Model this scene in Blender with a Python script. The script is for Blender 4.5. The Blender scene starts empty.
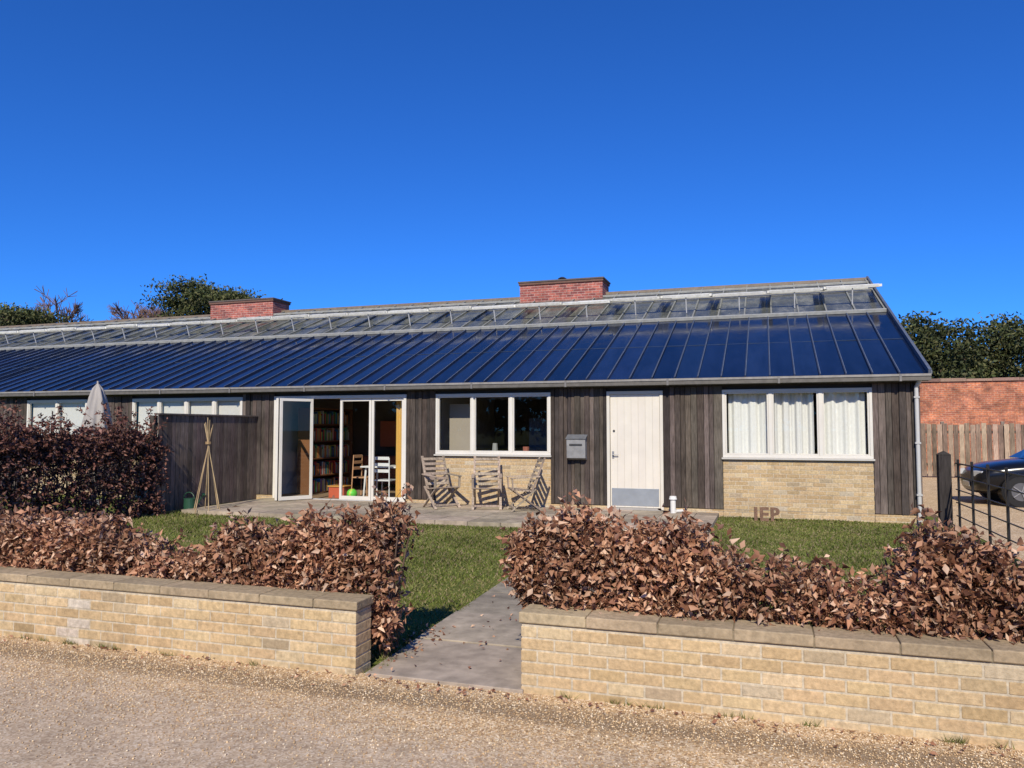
import bpy, math, random
import numpy as np
from mathutils import Vector, Matrix
random.seed(7); rng=np.random.default_rng(11)
S=bpy.context.scene
S.view_settings.view_transform='Standard'; S.view_settings.look='None'; S.view_settings.exposure=0

# ------------------------------------------------------------ materials
def nodes(name):
    m=bpy.data.materials.new(name); m.use_nodes=True
    nt=m.node_tree; b=nt.nodes['Principled BSDF']
    return m,nt,b
def N(nt,t,**k):
    n=nt.nodes.new(t)
    for a,v in k.items(): setattr(n,a,v)
    return n
def coords(nt,scale=(1,1,1),rot=(0,0,0)):
    tc=N(nt,'ShaderNodeTexCoord'); mp=N(nt,'ShaderNodeMapping')
    mp.inputs['Scale'].default_value=scale; mp.inputs['Rotation'].default_value=rot
    nt.links.new(tc.outputs['Object'],mp.inputs['Vector']); return mp.outputs['Vector']
def noise(nt,vec,scale,detail=6,rough=0.6):
    n=N(nt,'ShaderNodeTexNoise'); n.inputs['Scale'].default_value=scale
    n.inputs['Detail'].default_value=detail; n.inputs['Roughness'].default_value=rough
    nt.links.new(vec,n.inputs['Vector']); return n.outputs['Fac']
def mrange(nt,src,a,b,c,d):
    n=N(nt,'ShaderNodeMapRange'); nt.links.new(src,n.inputs[0])
    for i,v in enumerate((a,b,c,d)): n.inputs[i+1].default_value=v
    return n.outputs[0]
def scalecol(nt,col,fac):
    n=N(nt,'ShaderNodeVectorMath',operation='SCALE')
    if isinstance(col,tuple): n.inputs[0].default_value=col[:3]
    else: nt.links.new(col,n.inputs[0])
    nt.links.new(fac,n.inputs['Scale']); return n.outputs[0]
def mixc(nt,fac,a,b,mode='MIX'):
    n=N(nt,'ShaderNodeMix',data_type='RGBA',blend_type=mode)
    if isinstance(fac,float): n.inputs[0].default_value=fac
    else: nt.links.new(fac,n.inputs[0])
    for i,v in ((6,a),(7,b)):
        if isinstance(v,tuple): n.inputs[i].default_value=(*v[:3],1)
        else: nt.links.new(v,n.inputs[i])
    return n.outputs[2]
def ramp(nt,src,stops):
    n=N(nt,'ShaderNodeValToRGB'); cr=n.color_ramp
    while len(cr.elements)<len(stops): cr.elements.new(0.5)
    for e,(p,c) in zip(cr.elements,stops): e.position=p; e.color=(*c,1)
    nt.links.new(src,n.inputs[0]); return n.outputs[0]
def bump(nt,b,h,strength,dist):
    n=N(nt,'ShaderNodeBump'); n.inputs['Strength'].default_value=strength; n.inputs['Distance'].default_value=dist
    nt.links.new(h,n.inputs['Height']); nt.links.new(n.outputs[0],b.inputs['Normal'])
def vmat(name,rough=.8,nscale=8,namt=.25,stretch=(1,1,1),bmp=0.3,bdist=.004,metal=0,spec=.4,big=0.0,stain=None):
    m,nt,b=nodes(name)
    at=N(nt,'ShaderNodeAttribute',attribute_name='Col')
    v=coords(nt,stretch); f=noise(nt,v,nscale)
    c=scalecol(nt,at.outputs['Color'],mrange(nt,f,.25,.75,1-namt,1+namt))
    if big:
        f2=noise(nt,coords(nt),1.3,4); c=scalecol(nt,c,mrange(nt,f2,.3,.7,1-big,1+big))
    if stain:
        f3=noise(nt,coords(nt,(1,1,.5)),5,7,.75); c=mixc(nt,mrange(nt,f3,.55,.75,0,.55),c,stain)
    nt.links.new(c,b.inputs['Base Color']); b.inputs['Roughness'].default_value=rough
    b.inputs['Metallic'].default_value=metal; b.inputs['Specular IOR Level'].default_value=spec
    if bmp: bump(nt,b,f,bmp,bdist)
    return m
M_brick=vmat('buff_brick',.95,32,.30,bmp=.8,bdist=.007,big=.10,spec=.2,stain=(.24,.17,.095))
M_cope=vmat('weathered_coping',.95,26,.30,bmp=.8,bdist=.007,big=.2,spec=.2,stain=(.12,.10,.06))
M_wood=vmat('weathered_boards',.9,9,.55,(6,6,.5),.5,.004,big=.35,spec=.2)
M_cloth=vmat('cloth',.9,20,.06,bmp=.05)
M_paint=vmat('painted_frame',.45,3,.06,bmp=.03)
M_metal=vmat('metal',.4,6,.1,bmp=.05,metal=.5)
M_alu=vmat('weathered_aluminium',.5,9,.25,bmp=.05,metal=0)
M_conc=vmat('concrete_slab',.9,7,.30,bmp=.35,bdist=.004,big=.25,spec=.2,stain=(.14,.12,.085))
M_black=vmat('black_paint',.4,10,.15,bmp=.1)
M_plaster=vmat('plaster',.9,3,.05,bmp=.02)
M_stone=vmat('gravel_stone',.8,50,.15,bmp=0)
M_bark=vmat('bark',.9,6,.4,(3,3,.6),.6,.02)

def leafmat(name,trans=.3,rough=.5):
    m,nt,b=nodes(name)
    at=N(nt,'ShaderNodeAttribute',attribute_name='Col')
    nt.links.new(at.outputs['Color'],b.inputs['Base Color']); b.inputs['Roughness'].default_value=rough
    b.inputs['Specular IOR Level'].default_value=.25
    if trans:
        t=N(nt,'ShaderNodeBsdfTranslucent'); nt.links.new(at.outputs['Color'],t.inputs['Color'])
        mx=N(nt,'ShaderNodeMixShader'); mx.inputs[0].default_value=trans
        nt.links.new(b.outputs[0],mx.inputs[1]); nt.links.new(t.outputs[0],mx.inputs[2])
        nt.links.new(mx.outputs[0],nt.nodes['Material Output'].inputs['Surface'])
    return m
M_leaf=leafmat('dry_beech_leaf',.15,.5); M_grass=leafmat('grass_blade',.25,.6); M_tree=leafmat('tree_foliage',0,.7)

def glassmat(name,tint=(.93,.95,.94),base=.045):
    m,nt,b=nodes(name)
    g=N(nt,'ShaderNodeBsdfGlossy'); g.inputs['Roughness'].default_value=.01
    t=N(nt,'ShaderNodeBsdfTransparent'); t.inputs['Color'].default_value=(*tint,1)
    lw=N(nt,'ShaderNodeLayerWeight'); lw.inputs['Blend'].default_value=.5
    pw=N(nt,'ShaderNodeMath',operation='POWER'); nt.links.new(lw.outputs['Facing'],pw.inputs[0]); pw.inputs[1].default_value=5
    mx=N(nt,'ShaderNodeMixShader'); nt.links.new(mrange(nt,pw.outputs[0],0,1,base,.95),mx.inputs[0])
    nt.links.new(t.outputs[0],mx.inputs[1]); nt.links.new(g.outputs[0],mx.inputs[2])
    nt.links.new(mx.outputs[0],nt.nodes['Material Output'].inputs['Surface']); return m
M_glass=glassmat('window_glass')

def brickshader(name,c1,c2,mort,dark=.35):
    m,nt,b=nodes(name)
    tc=N(nt,'ShaderNodeTexCoord'); sp=N(nt,'ShaderNodeSeparateXYZ'); nt.links.new(tc.outputs['Object'],sp.inputs[0])
    ad=N(nt,'ShaderNodeMath',operation='ADD'); nt.links.new(sp.outputs[0],ad.inputs[0]); nt.links.new(sp.outputs[1],ad.inputs[1])
    cb=N(nt,'ShaderNodeCombineXYZ'); nt.links.new(ad.outputs[0],cb.inputs[0]); nt.links.new(sp.outputs[2],cb.inputs[1])
    br=N(nt,'ShaderNodeTexBrick'); nt.links.new(cb.outputs[0],br.inputs['Vector'])
    br.inputs['Scale'].default_value=1; br.inputs['Brick Width'].default_value=.225; br.inputs['Row Height'].default_value=.075
    br.inputs['Mortar Size'].default_value=.006; br.inputs['Color1'].default_value=(*c1,1); br.inputs['Color2'].default_value=(*c2,1)
    br.inputs['Mortar'].default_value=(*mort,1); br.inputs['Bias'].default_value=0
    f=noise(nt,coords(nt),2.2,8,.7); f2=noise(nt,coords(nt),14,4)
    c=scalecol(nt,br.outputs[0],mrange(nt,f,.3,.7,1-dark,1+dark)); c=scalecol(nt,c,mrange(nt,f2,.3,.7,.7,1.3))
    nt.links.new(c,b.inputs['Base Color']); b.inputs['Roughness'].default_value=.9
    bump(nt,b,br.outputs['Fac'],-.5,.006); return m
M_redbrick=brickshader('red_brick',(.42,.12,.085),(.20,.055,.05),(.40,.29,.24))
M_oldbrick=brickshader('old_red_brick',(.50,.17,.08),(.30,.10,.06),(.38,.27,.19),.55)
M_buffsh=brickshader('buff_brick_gable',(.42,.30,.16),(.5,.37,.2),(.4,.35,.27),.15)

# ------------------------------------------------------------ builder
class MB:
    def __init__(s): s.v=[];s.f=[];s.c=[];s.m=[]
    def add(s,vs,fs,col,mi=0):
        o=len(s.v); s.v+= [tuple(p) for p in vs]; s.c+=[col]*len(vs)
        s.f+=[tuple(o+i for i in f) for f in fs]; s.m+=[mi]*len(fs)
    BF=[(0,3,2,1),(4,5,6,7),(0,1,5,4),(1,2,6,5),(2,3,7,6),(3,0,4,7)]
    def box(s,x0,x1,y0,y1,z0,z1,col=(1,1,1),mi=0):
        s.add([(x0,y0,z0),(x1,y0,z0),(x1,y1,z0),(x0,y1,z0),(x0,y0,z1),(x1,y0,z1),(x1,y1,z1),(x0,y1,z1)],MB.BF,col,mi)
    def obox(s,c,ax,ay,az,hx,hy,hz,col,mi=0):
        c=Vector(c);ax=Vector(ax).normalized()*hx;ay=Vector(ay).normalized()*hy;az=Vector(az).normalized()*hz
        s.add([c-ax-ay-az,c+ax-ay-az,c+ax+ay-az,c-ax+ay-az,c-ax-ay+az,c+ax-ay+az,c+ax+ay+az,c-ax+ay+az],MB.BF,col,mi)
    def beam(s,p0,p1,w,h,col,up=(0,0,1),mi=0):
        p0=Vector(p0);p1=Vector(p1);d=p1-p0;L=d.length;d.normalize();u=Vector(up)
        if abs(d.dot(u))>.99:u=Vector((0,1,0))
        sd=d.cross(u).normalized();u=sd.cross(d)
        s.obox((p0+p1)/2,d,sd,u,L/2,w/2,h/2,col,mi)
    def cyl(s,p0,p1,r0,r1,col,n=8,mi=0,cap=True):
        p0=Vector(p0);p1=Vector(p1);d=(p1-p0).normalized();u=Vector((0,0,1))
        if abs(d.z)>.95:u=Vector((1,0,0))
        a=d.cross(u).normalized();b=d.cross(a);vs=[]
        for p,r in((p0,r0),(p1,r1)):
            for i in range(n):
                t=2*math.pi*i/n;vs.append(p+a*r*math.cos(t)+b*r*math.sin(t))
        fs=[(i,(i+1)%n,n+(i+1)%n,n+i) for i in range(n)]
        if cap: fs+=[tuple(range(n))[::-1],tuple(range(n,2*n))]
        s.add(vs,fs,col,mi)
    def build(s,name,mats,parent=None,bevel=0,smooth=False,xf=None):
        me=bpy.data.meshes.new(name); me.from_pydata(s.v,[],s.f)
        for m in (mats if isinstance(mats,list) else [mats]): me.materials.append(m)
        me.polygons.foreach_set('material_index',s.m)
        a=me.color_attributes.new('Col','FLOAT_COLOR','POINT')
        ca=np.ones((len(s.v),4),np.float32); ca[:,:3]=np.array(s.c)[:,:3]; a.data.foreach_set('color',ca.ravel())
        if smooth: me.polygons.foreach_set('use_smooth',[True]*len(s.f))
        me.update(); o=bpy.data.objects.new(name,me); S.collection.objects.link(o)
        if parent: o.parent=parent
        if xf is not None: o.matrix_world=xf
        if bevel:
            md=o.modifiers.new('b','BEVEL'); md.width=bevel; md.segments=2; md.limit_method='ANGLE'
        return o
def empty(name,loc=(0,0,0),rz=0):
    e=bpy.data.objects.new(name,None); e.location=loc; e.rotation_euler=(0,0,rz); e.empty_display_size=.3
    S.collection.objects.link(e); return e
def trimesh(name,V,F,C,mat,parent=None,extra=None):
    me=bpy.data.meshes.new(name); me.vertices.add(len(V)); me.vertices.foreach_set('co',V.astype(np.float32).ravel())
    me.loops.add(F.size); me.loops.foreach_set('vertex_index',F.astype(np.int32).ravel())
    me.polygons.add(len(F)); me.polygons.foreach_set('loop_start',np.arange(0,F.size,3,dtype=np.int32))
    me.polygons.foreach_set('loop_total',np.full(len(F),3,dtype=np.int32))
    me.update(calc_edges=True); me.validate()
    a=me.color_attributes.new('Col','FLOAT_COLOR','POINT')
    ca=np.ones((len(V),4),np.float32); ca[:,:3]=C; a.data.foreach_set('color',ca.ravel())
    me.materials.append(mat)
    o=bpy.data.objects.new(name,me); S.collection.objects.link(o)
    if parent:o.parent=parent
    return o
def jit(c,a=.15):
    k=1+random.uniform(-a,a); return (c[0]*k,c[1]*k*(1+random.uniform(-a,a)*.2),c[2]*k)
def leaves(P,size,cols,D=None,wid=.36,curl=.35):
    """P (n,3) leaf bases; returns V,F,C of folded, curled leaves"""
    n=len(P); size=np.asarray(size).reshape(-1,1)*np.ones((n,1))
    d=rng.normal(size=(n,3)) if D is None else D+rng.normal(size=(n,3))*.7
    d/=np.linalg.norm(d,axis=1,keepdims=True)
    r=rng.normal(size=(n,3)); s=np.cross(d,r); s/=np.linalg.norm(s,axis=1,keepdims=True); u=np.cross(s,d)
    cu=rng.uniform(-curl,curl,(n,1)); fo=rng.uniform(.05,.35,(n,1)); wd=wid*rng.uniform(.7,1.15,(n,1))
    V=np.stack([P,P+(d*.45+s*wd+u*fo)*size,P+(d*.5+u*cu*.3)*size,P+(d*.45-s*wd+u*fo)*size,P+(d+u*cu)*size],1)
    k=np.arange(n)[:,None,None]*5
    F=(np.array([[0,2,1],[0,3,2],[1,2,4],[2,3,4]])[None]+k).reshape(-1,3)
    C=np.repeat(cols,5,axis=0)
    return V.reshape(-1,3),F,C
def pick(pal,n,j=.18):
    pal=np.array(pal); c=pal[rng.integers(0,len(pal),n)]; return c*(1+rng.uniform(-j,j,(n,1)))

# ------------------------------------------------------------ camera, sun, sky
cam=bpy.data.cameras.new('Camera'); co=bpy.data.objects.new('Camera',cam); S.collection.objects.link(co)
co.location=(0,0,1.67); co.rotation_euler=(math.radians(93.3),0,math.radians(18.4))
cam.sensor_width=36; cam.lens=27.03; cam.clip_end=2000; cam.clip_start=.05; S.camera=co
EL=math.radians(38); sd=Vector((.16,-1,0)).normalized()
sunpos=Vector((sd.x*math.cos(EL),sd.y*math.cos(EL),math.sin(EL)))
sl=bpy.data.lights.new('sun','SUN'); sl.energy=5.0; sl.angle=math.radians(.5); sl.color=(1,.92,.78)
so=bpy.data.objects.new('sun',sl); S.collection.objects.link(so); so.rotation_euler=sunpos.to_track_quat('Z','Y').to_euler()
w=bpy.data.worlds.new('World'); S.world=w; w.use_nodes=True; nt=w.node_tree
bg=nt.nodes['Background']; sk=N(nt,'ShaderNodeTexSky',sky_type='NISHITA'); sk.sun_disc=False
sk.sun_elevation=EL; sk.sun_rotation=math.atan2(sd.x,sd.y); sk.altitude=1500; sk.air_density=1.0; sk.dust_density=0; sk.ozone_density=3
tint=mixc(nt,1.0,sk.outputs[0],(.20,.66,1.45),'MULTIPLY')
nt.links.new(tint,bg.inputs['Color']); bg.inputs['Strength'].default_value=.106

# ------------------------------------------------------------ ground
def sheet(name,x0,x1,y0,y1,z,mat,nx=1,ny=1):
    m=MB(); m.add([(x0,y0,z),(x1,y0,z),(x1,y1,z),(x0,y1,z)],[(0,1,2,3)],(1,1,1)); return m.build(name,mat)
def gravelmat():
    m,nt,b=nodes('gravel')
    v=coords(nt)
    vo=N(nt,'ShaderNodeTexVoronoi'); vo.inputs['Scale'].default_value=90; nt.links.new(v,vo.inputs['Vector'])
    sp=N(nt,'ShaderNodeSeparateXYZ'); nt.links.new(vo.outputs['Color'],sp.inputs[0])
    c=ramp(nt,sp.outputs[0],[(0,(.25,.155,.08)),(.3,(.47,.32,.175)),(.65,(.62,.455,.275)),(1,(.78,.66,.49))])
    po=N(nt,'ShaderNodeSeparateXYZ'); nt.links.new(v,po.inputs[0])
    n1=noise(nt,v,.9,5); a=N(nt,'ShaderNodeMath',operation='MULTIPLY_ADD'); nt.links.new(n1,a.inputs[0]); a.inputs[1].default_value=1.2
    ax=N(nt,'ShaderNodeMath',operation='MULTIPLY_ADD'); nt.links.new(po.outputs[0],ax.inputs[0]); ax.inputs[1].default_value=.10; nt.links.new(po.outputs[1],ax.inputs[2])
    nt.links.new(ax.outputs[0],a.inputs[2])
    k=mrange(nt,a.outputs[0],4.15,4.75,0,1)
    c2=mixc(nt,.5,c,(.42,.34,.265))
    c3=mixc(nt,k,c2,c)
    fbig=noise(nt,v,1.7,6,.7); c3=scalecol(nt,c3,mrange(nt,fbig,.3,.7,.82,1.16))
    fm=noise(nt,v,9,6,.7); c3=scalecol(nt,c3,mrange(nt,fm,.3,.7,.82,1.12))
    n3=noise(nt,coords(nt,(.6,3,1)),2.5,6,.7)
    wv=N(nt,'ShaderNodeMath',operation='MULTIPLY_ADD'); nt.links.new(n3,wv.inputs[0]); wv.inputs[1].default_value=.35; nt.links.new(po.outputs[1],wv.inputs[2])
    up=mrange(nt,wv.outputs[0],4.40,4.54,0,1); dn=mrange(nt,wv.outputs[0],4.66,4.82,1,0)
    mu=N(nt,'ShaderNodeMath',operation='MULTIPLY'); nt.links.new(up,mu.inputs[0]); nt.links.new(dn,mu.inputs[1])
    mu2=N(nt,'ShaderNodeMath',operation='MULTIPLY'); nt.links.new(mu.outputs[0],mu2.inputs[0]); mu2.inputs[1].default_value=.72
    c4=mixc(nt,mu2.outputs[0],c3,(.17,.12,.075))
    nt.links.new(c4,b.inputs['Base Color']); b.inputs['Roughness'].default_value=.95; b.inputs['Specular IOR Level'].default_value=.15
    bump(nt,b,vo.outputs['Distance'],-.6,.006); return m
M_gravel=gravelmat()
def lawnmat():
    m,nt,b=nodes('lawn'); v=coords(nt)
    f=noise(nt,v,35,6,.8); g=noise(nt,v,1.1,5)
    c=ramp(nt,f,[(.3,(.06,.075,.016)),(.5,(.13,.155,.032)),(.7,(.21,.225,.065))])
    c=mixc(nt,mrange(nt,g,.5,.75,0,.5),c,(.20,.165,.075))
    nt.links.new(c,b.inputs['Base Color']); b.inputs['Roughness'].default_value=.95; b.inputs['Specular IOR Level'].default_value=.1; bump(nt,b,f,.8,.02); return m
M_lawn=lawnmat()
sheet('ground',-500,500,-500,500,-.012,M_lawn)
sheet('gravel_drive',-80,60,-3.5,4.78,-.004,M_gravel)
sheet('side_gravel_drive',3.05,28,4.7801,33.9,-.0035,M_gravel)
sheet('front_lawn',-11.3,3.0,4.95,15.2,.004,M_lawn)

def blades(n,x0,x1,y0,y1,h,excl):
    P=np.c_[rng.uniform(x0,x1,n),rng.uniform(y0,y1,n),np.zeros(n)]
    P=P[~excl(P)]; n=len(P)
    pt=np.sin(P[:,0]*2.3+np.sin(P[:,1]*1.9)*2)*np.sin(P[:,1]*2.1+1.7*np.sin(P[:,0]*1.3))
    keep=rng.random(n)<np.clip(.85+.45*pt,.35,1); P=P[keep]; pt=pt[keep]; n=len(P)
    hh=h*rng.uniform(.5,1.3,(n,1))*(1+.25*pt[:,None]); a=rng.uniform(0,6.283,n); w=.006+P[:,1:2]*.0006
    s=np.c_[np.cos(a),np.sin(a),np.zeros(n)]*w
    t=np.c_[rng.normal(0,.6,(n,2)),np.ones(n)]*hh
    V=np.stack([P-s,P+s,P+t],1).reshape(-1,3); F=np.arange(n*3).reshape(-1,3)
    c=pick([(.16,.20,.037),(.21,.24,.052),(.125,.165,.03),(.26,.245,.085),(.31,.25,.135)],n)*(0.9-.18*pt[:,None])
    dry=np.clip(-pt-.2,0,1)[:,None]; c=c*(1-dry*.6)+np.array([.27,.21,.10])*dry*.6
    return V,F,np.repeat(c,3,axis=0)
def pathx(y): return -2.62-.045*(y-4.7), -1.50-.045*(y-4.7)
def ex(P):
    l=-2.62-.045*(P[:,1]-4.7)+.03*np.sin(P[:,1]*5)+.015*np.sin(P[:,1]*17); r=l+1.12
    return ((P[:,0]>l+.01)&(P[:,0]<r-.01)&(P[:,1]<12.4))|((P[:,1]>12.28)&(P[:,0]<-.9)&(P[:,0]>-10.9))
V,F,C=blades(210000,-7.5,2.95,5.0,15.05,.032,ex); V2,F2,C2=blades(40000,-11.2,-7.5,5.0,14.9,.04,ex)
trimesh('lawn_grass',np.r_[V,V2],np.r_[F,F2+len(V)],np.r_[C,C2],M_grass)
# weed tufts along the wall foot and path edges
cen=[(random.uniform(-7,-2.75),4.685) for _ in range(16)]+[(random.uniform(-1.4,2.6),4.735) for _ in range(14)]+[(-2.6-random.uniform(-.02,.03),random.uniform(4.75,5.6)) for _ in range(8)]+[(-1.52,random.uniform(4.9,5.6)) for _ in range(6)]
P=[]
for cx,cy in cen:
    k=random.randint(14,40); P+= [(cx+random.gauss(0,.03),cy-abs(random.gauss(0,.012)),0) for _ in range(k)]
P=np.array(P); n=len(P); a=rng.uniform(0,6.28,n); s=np.c_[np.cos(a),np.sin(a),np.zeros(n)]*.0028; t=np.c_[rng.normal(0,.55,(n,1)),-np.abs(rng.normal(0,.4,(n,1))),np.ones(n)]*rng.uniform(.015,.055,(n,1))
trimesh('wall_foot_weeds',np.stack([P-s,P+s,P+t],1).reshape(-1,3),np.arange(n*3).reshape(-1,3),np.repeat(pick([(.12,.18,.03),(.2,.2,.07),(.3,.24,.12)],n),3,axis=0),M_grass)

n=46000
y=4.72-np.abs(rng.normal(0,.65,n)); x=rng.uniform(-7.5,3.2,n); k=y>2.6; x=x[k];y=y[k];n=len(x)
r=rng.uniform(.0025,.0070,(n,1,1)); 
octv=np.array([[1,0,0],[-1,0,0],[0,1,0],[0,-1,0],[0,0,.7],[0,0,-.7]],float)
octf=np.array([[0,2,4],[2,1,4],[1,3,4],[3,0,4],[2,0,5],[1,2,5],[3,1,5],[0,3,5]])
V=octv[None]*r*rng.uniform(.6,1.4,(n,6,1)); a=rng.uniform(0,6.28,n)
ca,sa=np.cos(a)[:,None],np.sin(a)[:,None]
V=np.stack([V[:,:,0]*ca-V[:,:,1]*sa,V[:,:,0]*sa+V[:,:,1]*ca,V[:,:,2]],2)+np.stack([x,y,np.zeros(n)],1)[:,None]
F=(octf[None]+np.arange(n)[:,None,None]*6).reshape(-1,3)
trimesh('loose_gravel',V.reshape(-1,3),F,np.repeat(pick([(.72,.54,.32),(.60,.42,.23),(.42,.27,.14),(.78,.66,.48),(.54,.37,.20)],n),6,axis=0),M_stone)

m=MB(); y=4.72
while y<12.25:
    L=random.choice([.6,.9,.9]); y1=min(y+L,12.27); l0,r0=pathx(y+.006); l1,r1=pathx(y1-.006)
    if y1-y<.1: break
    mid=random.choice([.5,.5,None]) if L<.8 else None
    parts=[(0,1)] if mid is None else [(0,mid-.004),(mid+.004,1)]
    for a_,b_ in parts:
        z=.022+random.uniform(-.005,.005); cc=jit((.32,.27,.205),.14)
        q=[(l0+(r0-l0)*a_,y+.007),(l0+(r0-l0)*b_,y+.007),(l1+(r1-l1)*b_,y1-.007),(l1+(r1-l1)*a_,y1-.007)]
        m.add([(*p,-.01) for p in q]+[(*p,z) for p in q],MB.BF,cc)
    y=y1
l0,r0=pathx(4.72);l1,r1=pathx(12.27)
m.add([(l0+.01,4.73,.006),(r0-.01,4.73,.006),(r1-.01,12.26,.006),(l1+.01,12.26,.006)],[(0,1,2,3)],(.09,.08,.045))
m.build('garden_path',M_conc,bevel=.004)
m=MB(); 
m.box(-10.88,-.92,12.32,15.06,-.01,.07,(.12,.105,.08))
x=-10.9
while x<-.95:
    wd=.6; x1=min(x+wd,-.9); y=12.3
    while y<15.0:
        L=random.choice([.6,.45,.75]); y1=min(y+L,15.055)
        m.box(x+.006,x1-.006,y+.006,y1-.006,.0,.085+random.uniform(-.003,.003),jit((.35,.29,.215),.18)); y=y1
    x=x1
m.build('patio',M_conc,bevel=.004)

# ------------------------------------------------------------ front garden walls
PAL=[(.49,.36,.20),(.52,.39,.225),(.46,.33,.18),(.53,.41,.25),(.43,.305,.165),(.50,.365,.205),(.48,.345,.195)]
def bricks(mb,x0,x1,y0,y1,z0,z1,pal=PAL,L=.214,H=.064,j=.011,patch=None,mort=(.50,.43,.32)):
    mb.box(x0+.004,x1-.004,y0+.0035,y1-.0035,z0,z1-.001,mort)
    z=z0+j; row=0
    while z<z1-.01:
        zt=min(z+H,z1); x=x0-(L/2+j/2 if row%2 else 0)
        while x<x1-.005:
            a=max(x,x0);b_=min(x+L,x1)
            if b_-a>.02:
                c=jit(random.choice(pal),.07)
                if patch and abs((a+b_)/2-patch[0])<patch[1] and random.random()<.7:
                    c=tuple(ci*.6+.24 for ci in c)
                if random.random()<.03: c=tuple(ci*.78 for ci in c)
                if random.random()<.05: c=(c[0]*.88,c[1]*.95,c[2]*1.12)
                o=random.uniform(-.0015,.0015); mb.box(a,b_,y0+o,y1-o,z,zt,c)
            x+=L+j
        z+=H+j; row+=1
def coping(mb,x0,x1,y0,y1,z0,z1):
    x=x0
    while x<x1-.01:
        b_=min(x+.44,x1); mb.box(x+.003,b_-.003,y0+random.uniform(-.003,.003),y1,z0+.004,z1+random.uniform(-.003,.003),jit((.34,.265,.17),.12)); x=b_
    mb.box(x0+.006,x1-.006,y0+.008,y1-.008,z0-.002,z1-.012,(.22,.18,.12))
e=empty('brick_garden_wall'); m=MB(); bricks(m,-14,-2.68,4.70,4.915,-.04,.43,patch=(-5.15,.14)); m.build('courses',M_brick,e,.004)
m=MB(); coping(m,-14.01,-2.665,4.685,4.93,.43,.495); m.build('coping',M_cope,e,.007)
e=empty('brick_garden_wall'); m=MB(); bricks(m,-1.52,3.02,4.75,4.965,-.04,.43); m.build('courses',M_brick,e,.004)
m=MB(); coping(m,-1.535,3.03,4.735,4.98,.43,.50); m.build('coping',M_cope,e,.007)

# ------------------------------------------------------------ hedges
def hedge(name,x0,x1,topf,yf,yb,zb,ntw,nl,size,pal,seedcol=(.10,.065,.045),axis='x',dens=None):
    P=[];D=[];tw=MB()
    for i in range(ntw):
        for _ in range(6):
            x=random.uniform(x0,x1)
            if dens is None or random.random()<dens(x): break
        t=topf(x); yy=random.uniform(0,1); zz=random.uniform(0,1)
        r=random.random()
        if r<.45: yy=random.uniform(0,.18)
        elif r<.8: zz=random.uniform(.8,1.04)
        if random.random()<.05: zz=random.uniform(1.05,1.28)
        Y=yf(x)+(yb-yf(x))*yy
        rnd=(abs(yy-.5)*2)**3*.14
        Z=zb(x)+(t-zb(x))*zz*(1-rnd)
        end=Vector((x,Y,Z)); xc=min(max(x+random.uniform(-.25,.25),x0+.1),x1-.1)
        st=Vector((xc,(yf(x)+yb)/2+random.uniform(-.1,.1),max(.05,Z-random.uniform(.15,.4))))
        d=(end-st)
        tw.cyl(st,end,.004,.0015,seedcol,3,cap=False)
        k=nl
        for j in range(k):
            f=random.uniform(.35,1.05); p=st+d*f
            P.append((p.x+random.gauss(0,.018),p.y+random.gauss(0,.018),p.z+random.gauss(0,.018)))
            dn=d.normalized(); D.append((dn.x*.5,dn.y*.5-.1,dn.z*.3-.35))
    P=np.array(P);D=np.array(D);n=len(P)
    cl=np.sin(P[:,0]*5+np.sin(P[:,2]*6)*1.5)*.5+.5
    c=pick(pal,n,.25)*(.80+.32*cl[:,None]); sz=rng.uniform(.65,1.25,n)*size
    V,F,C=leaves(P,sz,c,D,wid=.30,curl=.75)
    e=empty(name); 
    if axis=='y':
        V=V[:,[1,0,2]]; 
        tw.v=[(b,a,c_) for a,b,c_ in tw.v]
    trimesh('leaves',V,F,C,M_leaf,e)
    x=x0+.1
    while x<x1-.05:
        t=topf(x); yy=(yf(x)+yb)/2+random.uniform(-.08,.08)
        for q in range(3):
            a=(x,yy,0); b_=(x+random.uniform(-.2,.2),yy+random.uniform(-.15,.15),t*.85)
            if axis=='y': a=(a[1],a[0],a[2]); b_=(b_[1],b_[0],b_[2])
            tw.cyl(a,b_,.012,.005,seedcol,5,cap=False)
        x+=.22
    tw.build('stems',M_bark,e)
    return e
LP=[(.47,.255,.15),(.39,.20,.115),(.32,.15,.085),(.55,.33,.21),(.25,.11,.065),(.17,.078,.048),(.64,.44,.31),(.43,.22,.13)]
def interp(tab):
    xs=[t[0] for t in tab]; ys=[t[1] for t in tab]
    def f(x): return float(np.interp(x,xs,ys))+.04*math.sin(x*9)+.03*math.sin(x*23)
    return f
tL=interp([(-14,.85),(-6.7,.86),(-5.5,.88),(-5.0,.78),(-4.6,.62),(-4.3,.70),(-3.95,.88),(-3.3,.92),(-2.9,1.02),(-2.55,1.05)])
hedge('beech_hedge',-8.5,-2.54,tL,lambda x:4.93,5.45,lambda x:.42 if x<-2.9 else .2,3400,13,.056,LP,dens=lambda x:.5 if -5.1<x<-4.3 else 1)
tR=interp([(-1.8,.92),(-1.45,1.05),(-1.15,1.08),(-.6,1.02),(-.25,.92),(.07,.84),(.5,.76),(.68,.84),(.8,1.0),(1.1,1.07),(1.25,1.0),(1.4,.82),(2.7,.78)])
hedge('beech_hedge',-1.72,2.7,tR,lambda x:4.88 if x>-1.4 else 5.0,5.45,lambda x:.45 if x>-1.5 else .6,2900,13,.054,LP,dens=lambda x:.45 if -.3<x<.7 else 1)
LP2=[(.17,.07,.052),(.12,.05,.04),(.23,.11,.08),(.09,.037,.032),(.28,.145,.11)]
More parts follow.
